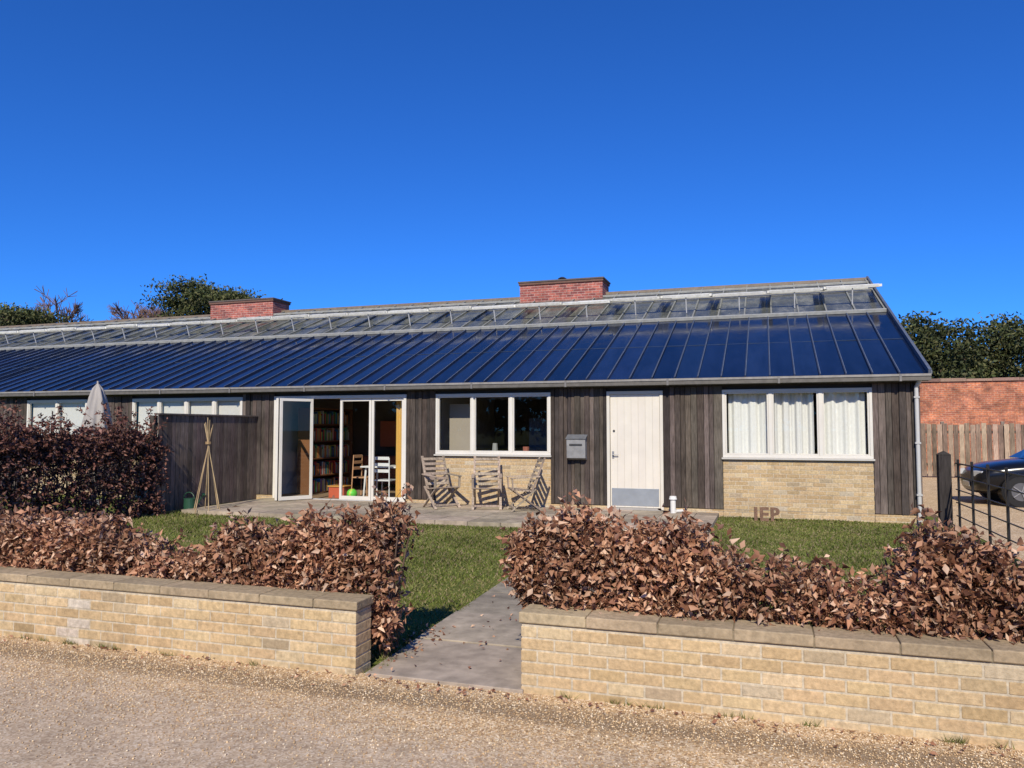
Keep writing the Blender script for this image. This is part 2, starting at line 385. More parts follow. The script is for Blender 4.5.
hedge('copper_beech_hedge',5.3,12.1,lambda x:1.64+.04*math.sin(x*3)+.02*x/12,lambda x:-11.0,-11.9,lambda x:.05,3000,13,.07,LP2,axis='y')
P2=np.c_[rng.uniform(-2.6,-1.5,90),rng.uniform(4.6,8.5,90),np.full(90,.035)]
n=260; P=np.c_[rng.uniform(-6.5,2.6,n),4.69-np.abs(rng.normal(0,.10,n)),np.full(n,.012)]
P3=np.c_[rng.uniform(-2.75,-2.45,70),rng.uniform(5.0,6.0,70),np.full(70,.03)]
P=np.r_[P,P2,P3]
D=np.c_[rng.normal(size=(len(P),2))*2,np.zeros(len(P))]
V,F,C=leaves(P,rng.uniform(.03,.045,len(P)),pick(LP,len(P)),D,wid=.3); V[:,2]=np.clip(V[:,2],.010,.06)
trimesh('fallen_leaves',V,F,C,M_leaf)

# ------------------------------------------------------------ building
H=empty('timber_clad_brick_terrace')
D0=15.07
WC=[(.075,.06,.05),(.10,.08,.068),(.055,.045,.04),(.125,.102,.085),(.08,.062,.05)]
solids=[(-45,-25.2),(-22.6,-18.34),(-16.32,-14.88),(-11.64,-10.76),(-7.41,-6.72),(-4.18,-3.03),(-1.93,-.82),(1.77,2.54)]
wins=[(-25.2,-22.6,3),(-18.34,-16.32,2),(-14.88,-11.64,4),(-6.72,-4.18,3),(-.82,1.77,3)]
m=MB()
for a,b_ in solids:
    x=a
    while x<b_-.01:
        wd=random.uniform(.07,.13); x1=min(x+wd,b_)
        if b_-x1<.04: x1=b_
        o=random.choice([0,.012,.02])+random.uniform(0,.004)
        m.box(x+.004,x1-.004,D0-.034+(o if o>.005 else 0),D0+.02,.16+random.uniform(-.004,.004),2.47,jit(random.choice(WC),.3)); x=x1
m.build('timber_cladding',M_wood,H,.002)
m=MB()
for a,b_ in solids: m.box(a+.001,b_-.001,D0+.022,D0+.28,-.05,2.56,(.03,.027,.025))
for a,b_,_ in wins: m.box(a,b_,D0+.104,D0+.28,-.05,1.12,(.6,.58,.54)); m.box(a,b_,D0+.03,D0+.28,2.405,2.56,(.06,.05,.045))
m.box(-10.76,-7.41,D0+.03,D0+.28,2.405,2.56,(.06,.05,.045)); m.box(-3.03,-1.93,D0+.03,D0+.28,2.405,2.56,(.06,.05,.045))
m.build('wall_core',M_plaster,H)
m=MB()
for a,b_,_ in wins: bricks(m,a+.002,b_-.002,D0-.012,D0+.10,.152,1.08)
for a,b_ in solids[2:]+[(w_[0],w_[1]) for w_ in wins[1:]]: bricks(m,a+.001,b_-.001,D0-.018,D0+.02,-.05,.148)
m.build('brick_panels',M_brick,H,.002)
m=MB(); m.box(-45,2.56,D0-.06,D0+.02,2.475,2.56,(.07,.06,.055)); m.build('head_board',M_wood,H)
m=MB()
def rz(y): return 2.62+(y-14.85)*3.15/8.15
for X in (2.54,):
    m.add([(X,15.09,-.05),(X,30.9,-.05),(X,30.9,2.5),(X,23,5.68),(X,15.09,rz(15.09)-.1),
           (X-.25,15.09,-.05),(X-.25,30.9,-.05),(X-.25,30.9,2.5),(X-.25,23,5.68),(X-.25,15.09,rz(15.09)-.1)],
          [(0,1,2,3,4),(9,8,7,6,5),(0,4,9,5),(1,6,7,2)],(1,1,1))
m.box(-45,2.28,30.7,30.9,-.05,2.5)
m.build('gable_and_back_wall',M_buffsh,H)

WHT=(.66,.63,.56); 
def window(x0,x1,z0,z1,n,nm):
    m=MB(); yf=D0-.03; yb=D0+.06; f=.05
    m.box(x0,x1,yf,yb,z1-f,z1,WHT); m.box(x0,x1,yf,yb,z0,z0+f,WHT)
    m.box(x0,x0+f,yf,yb,z0+f,z1-f,WHT); m.box(x1-f,x1,yf,yb,z0+f,z1-f,WHT)
    m.box(x0-.02,x1+.02,D0-.075,D0-.005,z0-.035,z0-.003,(.5,.48,.43))
    wd=(x1-x0)/n; g=MB()
    for i in range(n):
        a=x0+wd*i;b_=a+wd
        if i: m.box(a-.032,a+.032,yf+.002,yb,z0+f,z1-f,WHT)
        a+= f if i==0 else .032; b_-= f if i==n-1 else .032
        s=.03; c=(.62,.59,.52)
        m.box(a,b_,yf+.014,yb-.02,z0+f,z0+f+s,c);m.box(a,b_,yf+.014,yb-.02,z1-f-s,z1-f,c)
        m.box(a,a+s,yf+.014,yb-.02,z0+f+s,z1-f-s,c);m.box(b_-s,b_,yf+.014,yb-.02,z0+f+s,z1-f-s,c)
        t=random.uniform(-.003,.003)
        g.add([(a,D0+.015,z0+f),(b_,D0+.015+t,z0+f),(b_,D0+.015+t,z1-f),(a,D0+.015,z1-f)],[(0,1,2,3)],(1,1,1))
    m.build('window_frame'+nm,M_paint,H,.004); g.build('window_glass'+nm,M_glass,H)
for i,(a,b_,n) in enumerate(wins): window(a,b_,1.125,2.40,n,'_%d'%i)
m=MB(); PW=(.55,.52,.47)
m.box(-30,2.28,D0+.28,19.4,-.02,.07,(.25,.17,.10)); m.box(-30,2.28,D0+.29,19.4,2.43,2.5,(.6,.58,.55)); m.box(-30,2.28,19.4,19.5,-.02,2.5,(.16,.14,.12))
for X in (-22,-15.6,-11.3,-7.0,-3.5,-1.5): m.box(X-.05,X+.05,D0+.28,19.4,.07,2.43,PW)
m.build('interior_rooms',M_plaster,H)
def curtain(x0,x1,y,z0,z1,col,nm,k=26,amp=.035):
    m=MB(); n=int((x1-x0)*90); vs=[]
    for i in range(n+1):
        x=x0+(x1-x0)*i/n; a=amp*math.sin(x*k+1.3*math.sin(x*5))+amp*.4*math.sin(x*k*2.7)
        vs+=[(x,y+a,z0),(x,y+a*.7,z1)]
    m.add(vs,[(2*i,2*i+2,2*i+3,2*i+1) for i in range(n)],col); return m.build(nm,M_cloth,H,smooth=True)
curtain(-.72,.06,D0+.17,1.0,2.4,(.76,.745,.70),'curtain_net_1',24,.035)
curtain(.08,.80,D0+.19,1.0,2.4,(.72,.70,.66),'curtain_net_2',31,.05)
curtain(.86,1.68,D0+.17,1.0,2.4,(.78,.76,.71),'curtain_net_3',22,.035)
curtain(-7.76,-7.47,D0+.22,.1,2.35,(.66,.40,.10),'curtain_yellow',60,.03)
m=MB(); 
m.box(-14.8,-11.7,D0+.10,D0+.11,1.5,2.38,(.62,.60,.56)); m.box(-18.28,-16.38,D0+.10,D0+.11,1.4,2.38,(.62,.60,.56)); m.box(-25.1,-22.7,D0+.1,D0+.11,1.5,2.38,(.7,.68,.64))
m.build('roller_blinds',M_cloth,H)
m=MB(); m.box(-6.62,-6.0,D0+.5,D0+.52,1.0,2.2,(.35,.30,.24)); m.box(-5.2,-4.25,D0+1.8,D0+2.2,.07,1.9,(.14,.15,.17)); m.box(-6.9,-4.0,D0+.3,D0+.85,.95,.99,(.2,.17,.14)); m.cyl((-5.6,D0+.6,1.0),(-5.6,D0+.6,1.35),.08,.05,(.3,.3,.28)); m.cyl((-4.9,D0+.6,1.0),(-4.9,D0+.6,1.28),.06,.07,(.35,.12,.08)); m.build('kitchen_things',M_plaster,H)

m=MB(); g=MB()
def leafp(p0,p1,z0=.1,z1=2.33,f=.055):
    p0=Vector((*p0,0));p1=Vector((*p1,0)); d=(p1-p0).normalized(); up=Vector((0,0,1))
    for p in (p0+d*f/2,p1-d*f/2): m.beam(p+up*z0,p+up*z1,.05,f,WHT,up=d)
    m.beam(p0+d*f+up*(z0+.04),p1-d*f+up*(z0+.04),.05,.08,WHT); m.beam(p0+d*f+up*(z1-.03),p1-d*f+up*(z1-.03),.05,.06,WHT)
    a=p0+d*f;b_=p1-d*f; g.add([a+up*(z0+.08),b_+up*(z0+.08),b_+up*(z1-.06),a+up*(z1-.06)],[(0,1,2,3)],(1,1,1))
m.box(-10.76,-7.41,D0-.04,D0+.07,2.335,2.403,WHT); m.box(-10.76,-10.70,D0-.04,D0+.07,.085,2.335,WHT); m.box(-7.47,-7.41,D0-.04,D0+.07,.085,2.335,WHT)
m.box(-10.70,-7.47,D0-.02,D0+.10,.06,.098,(.5,.5,.48))
leafp((-9.05,D0+.02),(-8.27,D0+.02)); leafp((-8.26,D0+.02),(-7.475,D0+.02))
leafp((-10.66,D0-.06),(-10.2,D0-.70)); leafp((-10.13,D0-.70),(-9.72,D0-.05))
m.build('bifold_door_frames',M_paint,H,.003); g.build('bifold_door_glass',M_glass,H)

m=MB(); DC=(.64,.60,.51)
m.box(-3.03,-2.97,D0-.03,D0+.07,.09,2.40,DC);m.box(-1.99,-1.93,D0-.03,D0+.07,.09,2.40,DC);m.box(-2.97,-1.99,D0-.03,D0+.07,2.34,2.40,DC)
x=-2.963
for i in range(7):
    m.box(x+.0015,x+.1365,D0+.0,D0+.05,.13,2.335,jit((.67,.62,.53),.03)); x+=.138
m.box(-2.96,-2.0,D0+.006,D0+.045,.135,2.33,(.4,.37,.3))
m.box(-2.99,-1.97,D0-.07,D0+.08,.085,.125,(.35,.33,.3))
m.build('front_door_leaf',M_paint,H,.002)
m=MB(); m.box(-2.94,-2.02,D0-.006,D0-.001,.16,.50,(.38,.41,.43)); m.box(-2.93,-2.89,D0-.012,D0-.001,1.08,1.22,(.35,.35,.35))
m.cyl((-2.9,D0-.05,1.15),(-2.80,D0-.05,1.15),.010,.010,(.4,.4,.4)); m.cyl((-2.91,D0-.05,1.15),(-2.91,D0,1.15),.01,.01,(.4,.4,.4))
m.cyl((-2.89,D0-.015,1.62),(-2.89,D0,1.62),.022,.022,(.10,.09,.08),12)
m.build('front_door_metalwork',M_metal,H,.002)

e=empty('wall_letterbox',(-3.62,D0-.03,1.28))
m=MB(); 
m.add([(-.19,-.15,-.20),(.19,-.15,-.20),(.19,0,-.24),(-.19,0,-.24),(-.19,-.17,.17),(.19,-.17,.17),(.19,0,.24),(-.19,0,.24)],MB.BF,(.25,.25,.245)); 
m.build('letterbox_body',M_alu,e,.008)
m=MB(); m.obox((0,-.09,.222),(1,0,0),(0,.17,.07),(0,-.07,.17),.205,.105,.008,(.14,.145,.15)); m.box(-.13,.13,-.178,-.168,.05,.085,(.05,.05,.05)); m.build('letterbox_flap',M_alu,e,.002)

m=MB()
m.box(-45,2.68,14.80,14.93,2.50,2.60,(.12,.11,.095)); m.box(-45,2.68,14.785,14.798,2.575,2.615,(.26,.245,.22)); m.box(-45,2.66,14.935,D0-.005,2.53,2.552,(.2,.18,.16))
x=2.2
while x>-45: m.box(x-.02,x+.02,14.775,14.785,2.49,2.61,(.18,.17,.16)); x-=2.0
m.build('gutter',M_alu,H)
m=MB(); m.cyl((2.47,D0-.09,.05),(2.47,D0-.09,2.40),.034,.034,(.50,.50,.48),12); m.cyl((2.47,D0-.09,2.39),(2.52,14.87,2.52),.034,.034,(.50,.50,.48),12)
for z in(.5,1.4,2.2): m.box(2.425,2.515,D0-.13,D0-.035,z,z+.03,(.45,.45,.43))
m.build('downpipe',M_paint,H)

# roof
sl_=Vector((0,8.15,3.15)).normalized(); nrm=Vector((0,-3.15,8.15)).normalized(); RL=8.737
def rp(x,s,h=0): return Vector((x,14.85,2.62))+sl_*(s*RL)+nrm*h
M_pv,nt,b=nodes('pv_laminate')
at=N(nt,'ShaderNodeAttribute',attribute_name='Col'); v=coords(nt)
f=noise(nt,coords(nt,(1,.25,.25)),3.0,6,.7); c=scalecol(nt,at.outputs['Color'],mrange(nt,f,.3,.7,.6,1.5)); nt.links.new(c,b.inputs['Base Color'])
f3=noise(nt,v,4,6); nt.links.new(mrange(nt,f3,.3,.7,.05,.2),b.inputs['Roughness']); b.inputs['Specular IOR Level'].default_value=.5
f4=noise(nt,coords(nt,(1,.3,1)),1.2,3); bump(nt,b,f4,.08,.05)
m=MB(); sm=MB(); x=2.62; XL=-45; pw=.43
while x>XL:
    a=x-pw; h=lambda: random.uniform(-.007,.007)
    cc=jit((.008,.014,.038),.4)
    m.add([rp(a,0,h()),rp(x,0,h()),rp(x,.535,h()),rp(a,.535,h())],[(0,1,2,3)],cc)
    sm.beam(rp(a,0,.014),rp(a,.535,.014),.022,.04,(.04,.05,.08),up=nrm)
    sm.beam(rp(a+.012,0,.034),rp(a+.012,.535,.034),.005,.006,(.20,.24,.30),up=nrm)
    for q in (.27,): sm.beam(rp(a+.02,q,.002),rp(x-.02,q,.002),.02,.006,(.04,.06,.1),up=nrm)
    x=a
m.build('roof_pv_panels',M_pv,H); sm.build('roof_standing_seams',M_alu,H)
m=MB(); 
def slab(s0,s1,h0,h1,x0,x1,col):
    m.add([rp(x0,s0,h0),rp(x1,s0,h0),rp(x1,s1,h0),rp(x0,s1,h0),rp(x0,s0,h1),rp(x1,s0,h1),rp(x1,s1,h1),rp(x0,s1,h1)],MB.BF,col)
slab(0,1,-.14,-.022,-45,2.65,(.12,.13,.14)); 
m.add([(-45,23.0,5.74),(2.65,23.0,5.74),(2.65,31.1,2.6),(-45,31.1,2.6)],[(0,1,2,3)],(.12,.12,.13))
m.build('roof_deck',M_alu,H)
m=MB()
m.beam(rp(2.66,-.005,.01),rp(2.66,1.0,.01),.05,.16,(.10,.12,.16),up=nrm)
m.beam(rp(2.69,-.005,.03),rp(2.69,1.0,.03),.01,.05,(.3,.34,.4),up=nrm)
m.beam(rp(-45,.55,.03),rp(2.62,.55,.03),.08,.07,(.36,.36,.33),up=nrm)
m.box(-45,2.68,22.85,23.1,5.66,5.80,(.20,.155,.11))
m.build('roof_flashings',M_alu,H)
m=MB(); g=MB(); M_rg,nt,b=nodes('roof_glazing'); b.inputs['Roughness'].default_value=.25
f=noise(nt,coords(nt,(1,.4,.4)),2.6,7,.75); nt.links.new(ramp(nt,f,[(.3,(.03,.034,.03)),(.5,(.10,.105,.09)),(.72,(.28,.27,.22))]),b.inputs['Base Color'])
g.add([rp(-45,.565,.01),rp(2.62,.565,.01),rp(2.62,.985,.01),rp(-45,.985,.01)],[(0,1,2,3)],(1,1,1)); g.build('roof_glazing',M_rg,H)
FC=(.72,.71,.64)
x=2.6
while x>-45:
    m.beam(rp(x,.565,.03),rp(x,.985,.03),.035,.03,(.25,.25,.22),up=nrm); x-=.62
for s_ in (.83,.93): m.beam(rp(-45,s_,.05),rp(2.62,s_,.05),.05,.05,(.40,.395,.35),up=nrm)
vg=MB(); x=2.55; i=0
while x>-44:
    a=x-1.16; op=.42+.06*random.random(); rr=(.62,.61,.55) if random.random()<.3 else FC
    tl,tr,bl,br_=rp(a,.80,.14),rp(x,.80,.14),rp(a,.63,op),rp(x,.63,op)
    for p,q,wd in((tl,tr,.07),(bl,br_,.08),(tl,bl,.12),(tr,br_,.12)): m.beam(p,q,wd,.06,rr,up=nrm)
    vg.add([tl,tr,br_,bl],[(0,1,2,3)],(1,1,1))
    m.beam(rp((a+x)/2,.63,.02),(bl+br_)/2,.025,.025,(.5,.5,.5),up=nrm)
    x=a-.14
m.build('rooflight_frames',M_alu,H); vg.build('rooflight_glass',M_glass,H)

for (a,b_) in((-7.18,-4.60),(-18.72,-16.12)):
    m=MB(); m.box(a,b_,22.35,23.3,5.3,6.05,(1,1,1)); m.build('chimney_stack',M_redbrick,H)
    m=MB(); m.box(a-.03,b_+.03,22.31,23.34,6.052,6.12,(.16,.09,.07)); m.box(a-.05,b_+.05,22.29,23.36,6.122,6.17,(.12,.10,.09)); m.build('chimney_cap',M_brick,H,.008)
m=MB(); m.cyl((-5.95,22.8,6.17),(-5.95,22.8,6.28),.08,.08,(.1,.1,.1),12); m.cyl((-5.95,22.8,6.28),(-5.95,22.8,6.33),.14,.06,(.08,.08,.08),12)
m.cyl((-5.6,22.9,6.17),(-5.6,22.9,6.24),.06,.06,(.2,.2,.2),8)
m.build('chimney_cowl',M_metal,H)

# ------------------------------------------------------------ furniture inside living room
def table(name,x,y,z,L,W,h,col):
    e=empty(name,(x,y,z)); m=MB(); m.box(-L/2,L/2,-W/2,W/2,h-.035,h,col); m.build('table_top',M_paint,e,.006); m=MB()
    for sx in(-1,1):
        for sy in(-1,1): m.cyl((sx*(L/2-.06),sy*(W/2-.06),0),(sx*(L/2-.1),sy*(W/2-.1),h-.035),.018,.026,col)
    m.build('legs',M_paint,e); return e
table('dining_table',-8.25,16.0,.07,1.2,.75,.74,(.75,.73,.70))
def dchair(x,y,z,r,col):
    e=empty('dining_chair',(x,y,z),r); m=MB()
    m.box(-.21,.21,-.21,.21,.43,.46,col); 
    for sx in(-.18,.18):
        m.cyl((sx*1.15,-.2,0),(sx,-.17,.43),.015,.018,col); m.cyl((sx*1.15,.24,0),(sx,.2,.95),.016,.014,col)
    for z_ in(.62,.76,.9): m.box(-.18,.18,.195,.215,z_,z_+.07,col)
    m.build('chair_frame',M_paint,e,.004)
dchair(-8.15,15.55,.07,math.radians(180),(.72,.72,.70)); dchair(-7.9,16.7,.07,0,(.25,.42,.5)); dchair(-9.1,16.3,.07,1.5,(.5,.28,.15))
e=empty('bookshelf',(-10.9,17.2,.07),math.radians(0)); m=MB(); W_=(.20,.09,.04)
m.box(0,.35,-1,-.97,0,2.1,W_);m.box(0,.35,.97,1,0,2.1,W_); m.box(0,.02,-.97,.97,0,2.1,W_)
for z in(0,.42,.84,1.26,1.68,2.07): m.box(.02,.35,-.97,.97,z,z+.03,W_)
m.build('shelf_carcass',M_paint,e); m=MB()
for z in(.03,.45,.87,1.29,1.71):
    y=-.95
    while y<.9:
        w_=random.uniform(.02,.05); hh=random.uniform(.2,.33); m.box(.06,.3,y,y+w_-.002,z,z+hh,random.choice([(.5,.06,.04),(.05,.2,.4),(.6,.5,.1),(.5,.5,.45),(.1,.3,.12),(.45,.2,.06),(.06,.06,.07)])); y+=w_
m.build('books',M_cloth,e)
e=empty('sideboard',(-9.6,18.9,.07)); m=MB(); m.box(-.9,.9,-.22,.22,.1,.85,(.30,.08,.04)); 
for i in range(3): m.box(-.88+.6*i,-.32+.6*i,-.235,-.222,.13,.82,(.36,.11,.05))
m.build('cabinet',M_paint,e,.005); m=MB(); m.box(-.6,.3,.2,.22,1.1,1.8,(.5,.15,.08)); m.cyl((.5,0,.85),(.5,0,1.2),.09,.05,(.5,.4,.1)); m.build('picture_and_vase',M_cloth,e)
def ball(name,loc,r,col):
    import bmesh
    me=bpy.data.meshes.new(name); bm=bmesh.new(); bmesh.ops.create_icosphere(bm,subdivisions=3,radius=r); bm.to_mesh(me); bm.free()
    a=me.color_attributes.new('Col','FLOAT_COLOR','POINT')
    for i,d in enumerate(a.data): d.color=(*(col if (me.vertices[i].co.x*8)%1>.25 else (.6,.6,.1)),1)
    me.polygons.foreach_set('use_smooth',[True]*len(me.polygons))
    me.materials.append(M_paint); o=bpy.data.objects.new(name,me); o.location=loc; S.collection.objects.link(o)
ball('toy_ball',(-8.95,15.45,.19),.12,(.12,.6,.05))
e=empty('toy_box',(-9.45,15.75,.07)); m=MB(); m.box(-.2,.2,-.15,.15,0,.25,(.45,.1,.05)); m.box(-.22,.22,-.17,.17,.25,.28,(.5,.25,.06)); m.build('box_with_lid',M_paint,e,.01)

# ------------------------------------------------------------ garden chairs
def gchair(x,y,rz_,op=0):
    e=empty('wooden_garden_chair',(x,y,.088),rz_); m=MB(); c=lambda: jit((.33,.265,.20),.22)
    W_=.27
    for s in(-1,1):
        X=s*W_
        m.beam((X,-.26,0),(X,.22,.42),.025,.05,c(),up=(1,0,0))
        m.beam((X*.88,.34,0),(X*.88,-.22,.41),.025,.05,c(),up=(1,0,0))
        m.beam((X*.9,.12,.30),(X*.9,.40,1.02),.025,.05,c(),up=(1,0,0))
        m.beam((X,-.27,.63),(X,.30,.66),.065,.022,c())
        m.beam((X,-.22,.40),(X,-.24,.62),.025,.045,c(),up=(1,0,0))
    for i in range(7):
        yy=-.24+i*.068; m.box(-W_,W_,yy,yy+.048,.405-.012*i*.6,.425-.012*i*.6,c())
    for i in range(6):
        t=.24+i*.135; p=Vector((0,.12+.28*t,.30+.72*t)); m.obox(p+Vector((0,-.02,0)),(1,0,0),(0,.72,-.28),(0,.28,.72),W_*.88,.009,.028,c())
    m.beam((-W_,-.2,.07),(W_,-.2,.07),.02,.04,c()); m.beam((-W_*.88,.3,.05),(W_*.88,.3,.05),.02,.04,c())
    m.build('slatted_frame',M_wood,e,.003)
gchair(-6.22,14.25,math.radians(52)); gchair(-5.3,14.35,math.radians(20)); gchair(-4.55,14.3,math.radians(-62))

e=empty('bamboo_cane_wigwam',(-10.45,12.5,0)); m=MB()
for i in range(6):
    a=i/6*6.283+.3; r0=.27; m.cyl((r0*math.cos(a),r0*math.sin(a),.0),(-.09*math.cos(a+.2),-.09*math.sin(a),1.78+random.uniform(-.12,.12)),.011,.008,jit((.42,.30,.17),.2),6)
m.cyl((0,0,1.36),(0,0,1.41),.055,.055,(.3,.2,.1),8); m.build('canes',M_bark,e)
e=empty('watering_can',(-10.95,12.6,.0)); m=MB(); G=(.02,.07,.04)
m.cyl((0,0,0),(0,0,.28),.12,.11,G,16); m.cyl((.1,0,.06),(.3,0,.33),.022,.012,G); m.cyl((.3,0,.32),(.34,0,.37),.015,.04,G,12)
for i in range(8):
    a0=math.pi*i/8;a1=math.pi*(i+1)/8; m.cyl((-.02-.13*math.cos(a0),0,.27+.13*math.sin(a0)),(-.02-.13*math.cos(a1),0,.27+.13*math.sin(a1)),.01,.01,G,6)
m.build('can_body',M_paint,e)
e=empty('closed_parasol',(-14.14,13.3,0)); m=MB(); m.cyl((0,0,0),(0,0,2.72),.025,.02,(.4,.35,.3)); m.cyl((0,0,0),(0,0,.08),.28,.26,(.2,.2,.2),16); m.build('pole_and_base',M_paint,e)
m=MB(); rings=[(1.0,.28),(1.3,.29),(1.7,.26),(2.1,.21),(2.35,.16),(2.55,.10),(2.66,.02)]; n=40; vs=[]
for z,r in rings:
    for i in range(n):
        a=6.283*i/n; rr=r*(1+.22*math.sin(5*a+z*1.5)+.12*math.sin(9*a-z)); vs.append((rr*math.cos(a),rr*math.sin(a),z+.04*math.sin(8*a)*(z<1.1)))
m.add(vs,[(k*n+i,k*n+(i+1)%n,(k+1)*n+(i+1)%n,(k+1)*n+i) for k in range(6) for i in range(n)],(.36,.33,.30)); m.build('canopy',M_cloth,e,smooth=True)
e=empty('dark_timber_fence'); m=MB(); y=12.0
while y<15.0:
    m.box(-11.235+random.uniform(-.004,.004),-11.21,y+.004,y+.11,.05,1.93,jit((.14,.105,.085),.3)); y+=.118
for z in(.3,1.0,1.7): m.box(-11.29,-11.24,12,15.04,z,z+.08,(.07,.06,.05))
m.box(-11.31,-11.18,11.98,15.04,1.932,1.965,(.15,.12,.10))
for y in(11.93,13.5): m.box(-11.36,-11.26,y,y+.1,0,1.92,(.07,.06,.05))
m.build('boards',M_wood,e,.002)
e=empty('drain_vent_pipe',(-1.72,14.75,0)); m=MB(); m.cyl((0,0,0),(0,0,.34),.05,.05,(.7,.69,.65),14); m.cyl((0,0,.34),(0,0,.40),.075,.06,(.7,.69,.65),14); m.cyl((.05,0,.12),(.16,.1,.12),.03,.03,(.7,.69,.65),10); m.build('pipe',M_paint,e)
cu=bpy.data.curves.new('garden_letters','FONT'); cu.body='JER'; cu.size=.33; cu.extrude=.025; cu.offset=.012; cu.space_character=1.1
o=bpy.data.objects.new('tmp',cu); S.collection.objects.link(o); dg=bpy.context.evaluated_depsgraph_get(); me=bpy.data.meshes.new_from_object(o.evaluated_get(dg)); bpy.data.objects.remove(o)
a=me.color_attributes.new('Col','FLOAT_COLOR','POINT'); a.data.foreach_set('color',[.20,.12,.08,1]*len(me.vertices)); me.materials.clear(); me.materials.append(M_wood)
o=bpy.data.objects.new('garden_letters',me); S.collection.objects.link(o); o.location=(-.28,14.6,.02); o.rotation_euler=(math.radians(85),0,math.radians(5))

# ------------------------------------------------------------ right side
e=empty('estate_railing'); m=MB(); K=(.012,.012,.013)
y=14.6
while y>5.2:
    m.box(2.985,3.015,y-.022,y+.022,0,1.15,K); y-=.92
for z in(.2,.42,.64,.86,1.08): m.cyl((3.0,14.8,z),(3.0,5.2,z),.010 if z<1 else .013,.010 if z<1 else .013,K,6)
m.build('rails_and_posts',M_black,e)
e=empty('gate_post'); m=MB(); m.box(2.74,2.93,14.75,14.94,0,1.22,(.035,.03,.028)); m.add([(2.73,14.74,1.222),(2.94,14.74,1.222),(2.94,14.95,1.222),(2.73,14.95,1.222),(2.835,14.845,1.29)],[(0,1,4),(1,2,4),(2,3,4),(3,0,4),(3,2,1,0)],(.04,.035,.03)); m.build('post',M_wood,e,.004)
e=empty('close_board_fence'); m=MB(); x=2.0; i=0
while x<32:
    i+=1
    m.box(x+.008,x+.150,29.5+(.03 if i%2 else 0),29.53+(.03 if i%2 else 0),.04,1.82+random.uniform(-.03,.03),jit((.33,.25,.185) if i%2==0 else (.17,.125,.095),.25)); x+=.165
for z in(.4,1.5): m.box(2,32,29.57,29.6,z,z+.09,(.2,.16,.13))
x=2
while x<32: m.box(x,x+.1,29.61,29.7,0,1.9,(.2,.16,.13)); x+=1.8
m.build('boards',M_wood,e)
e=empty('old_brick_garden_wall'); m=MB(); m.box(2.0,60,34,34.4,-.05,3.5); m.build('wall_face',M_oldbrick,e)
m=MB(); x=1.95
while x<60: m.box(x+.005,x+.895,33.93,34.47,3.502,3.62+random.uniform(-.02,.02),jit((.26,.17,.13),.3)); x+=.9
m.build('coping',M_brick,e)

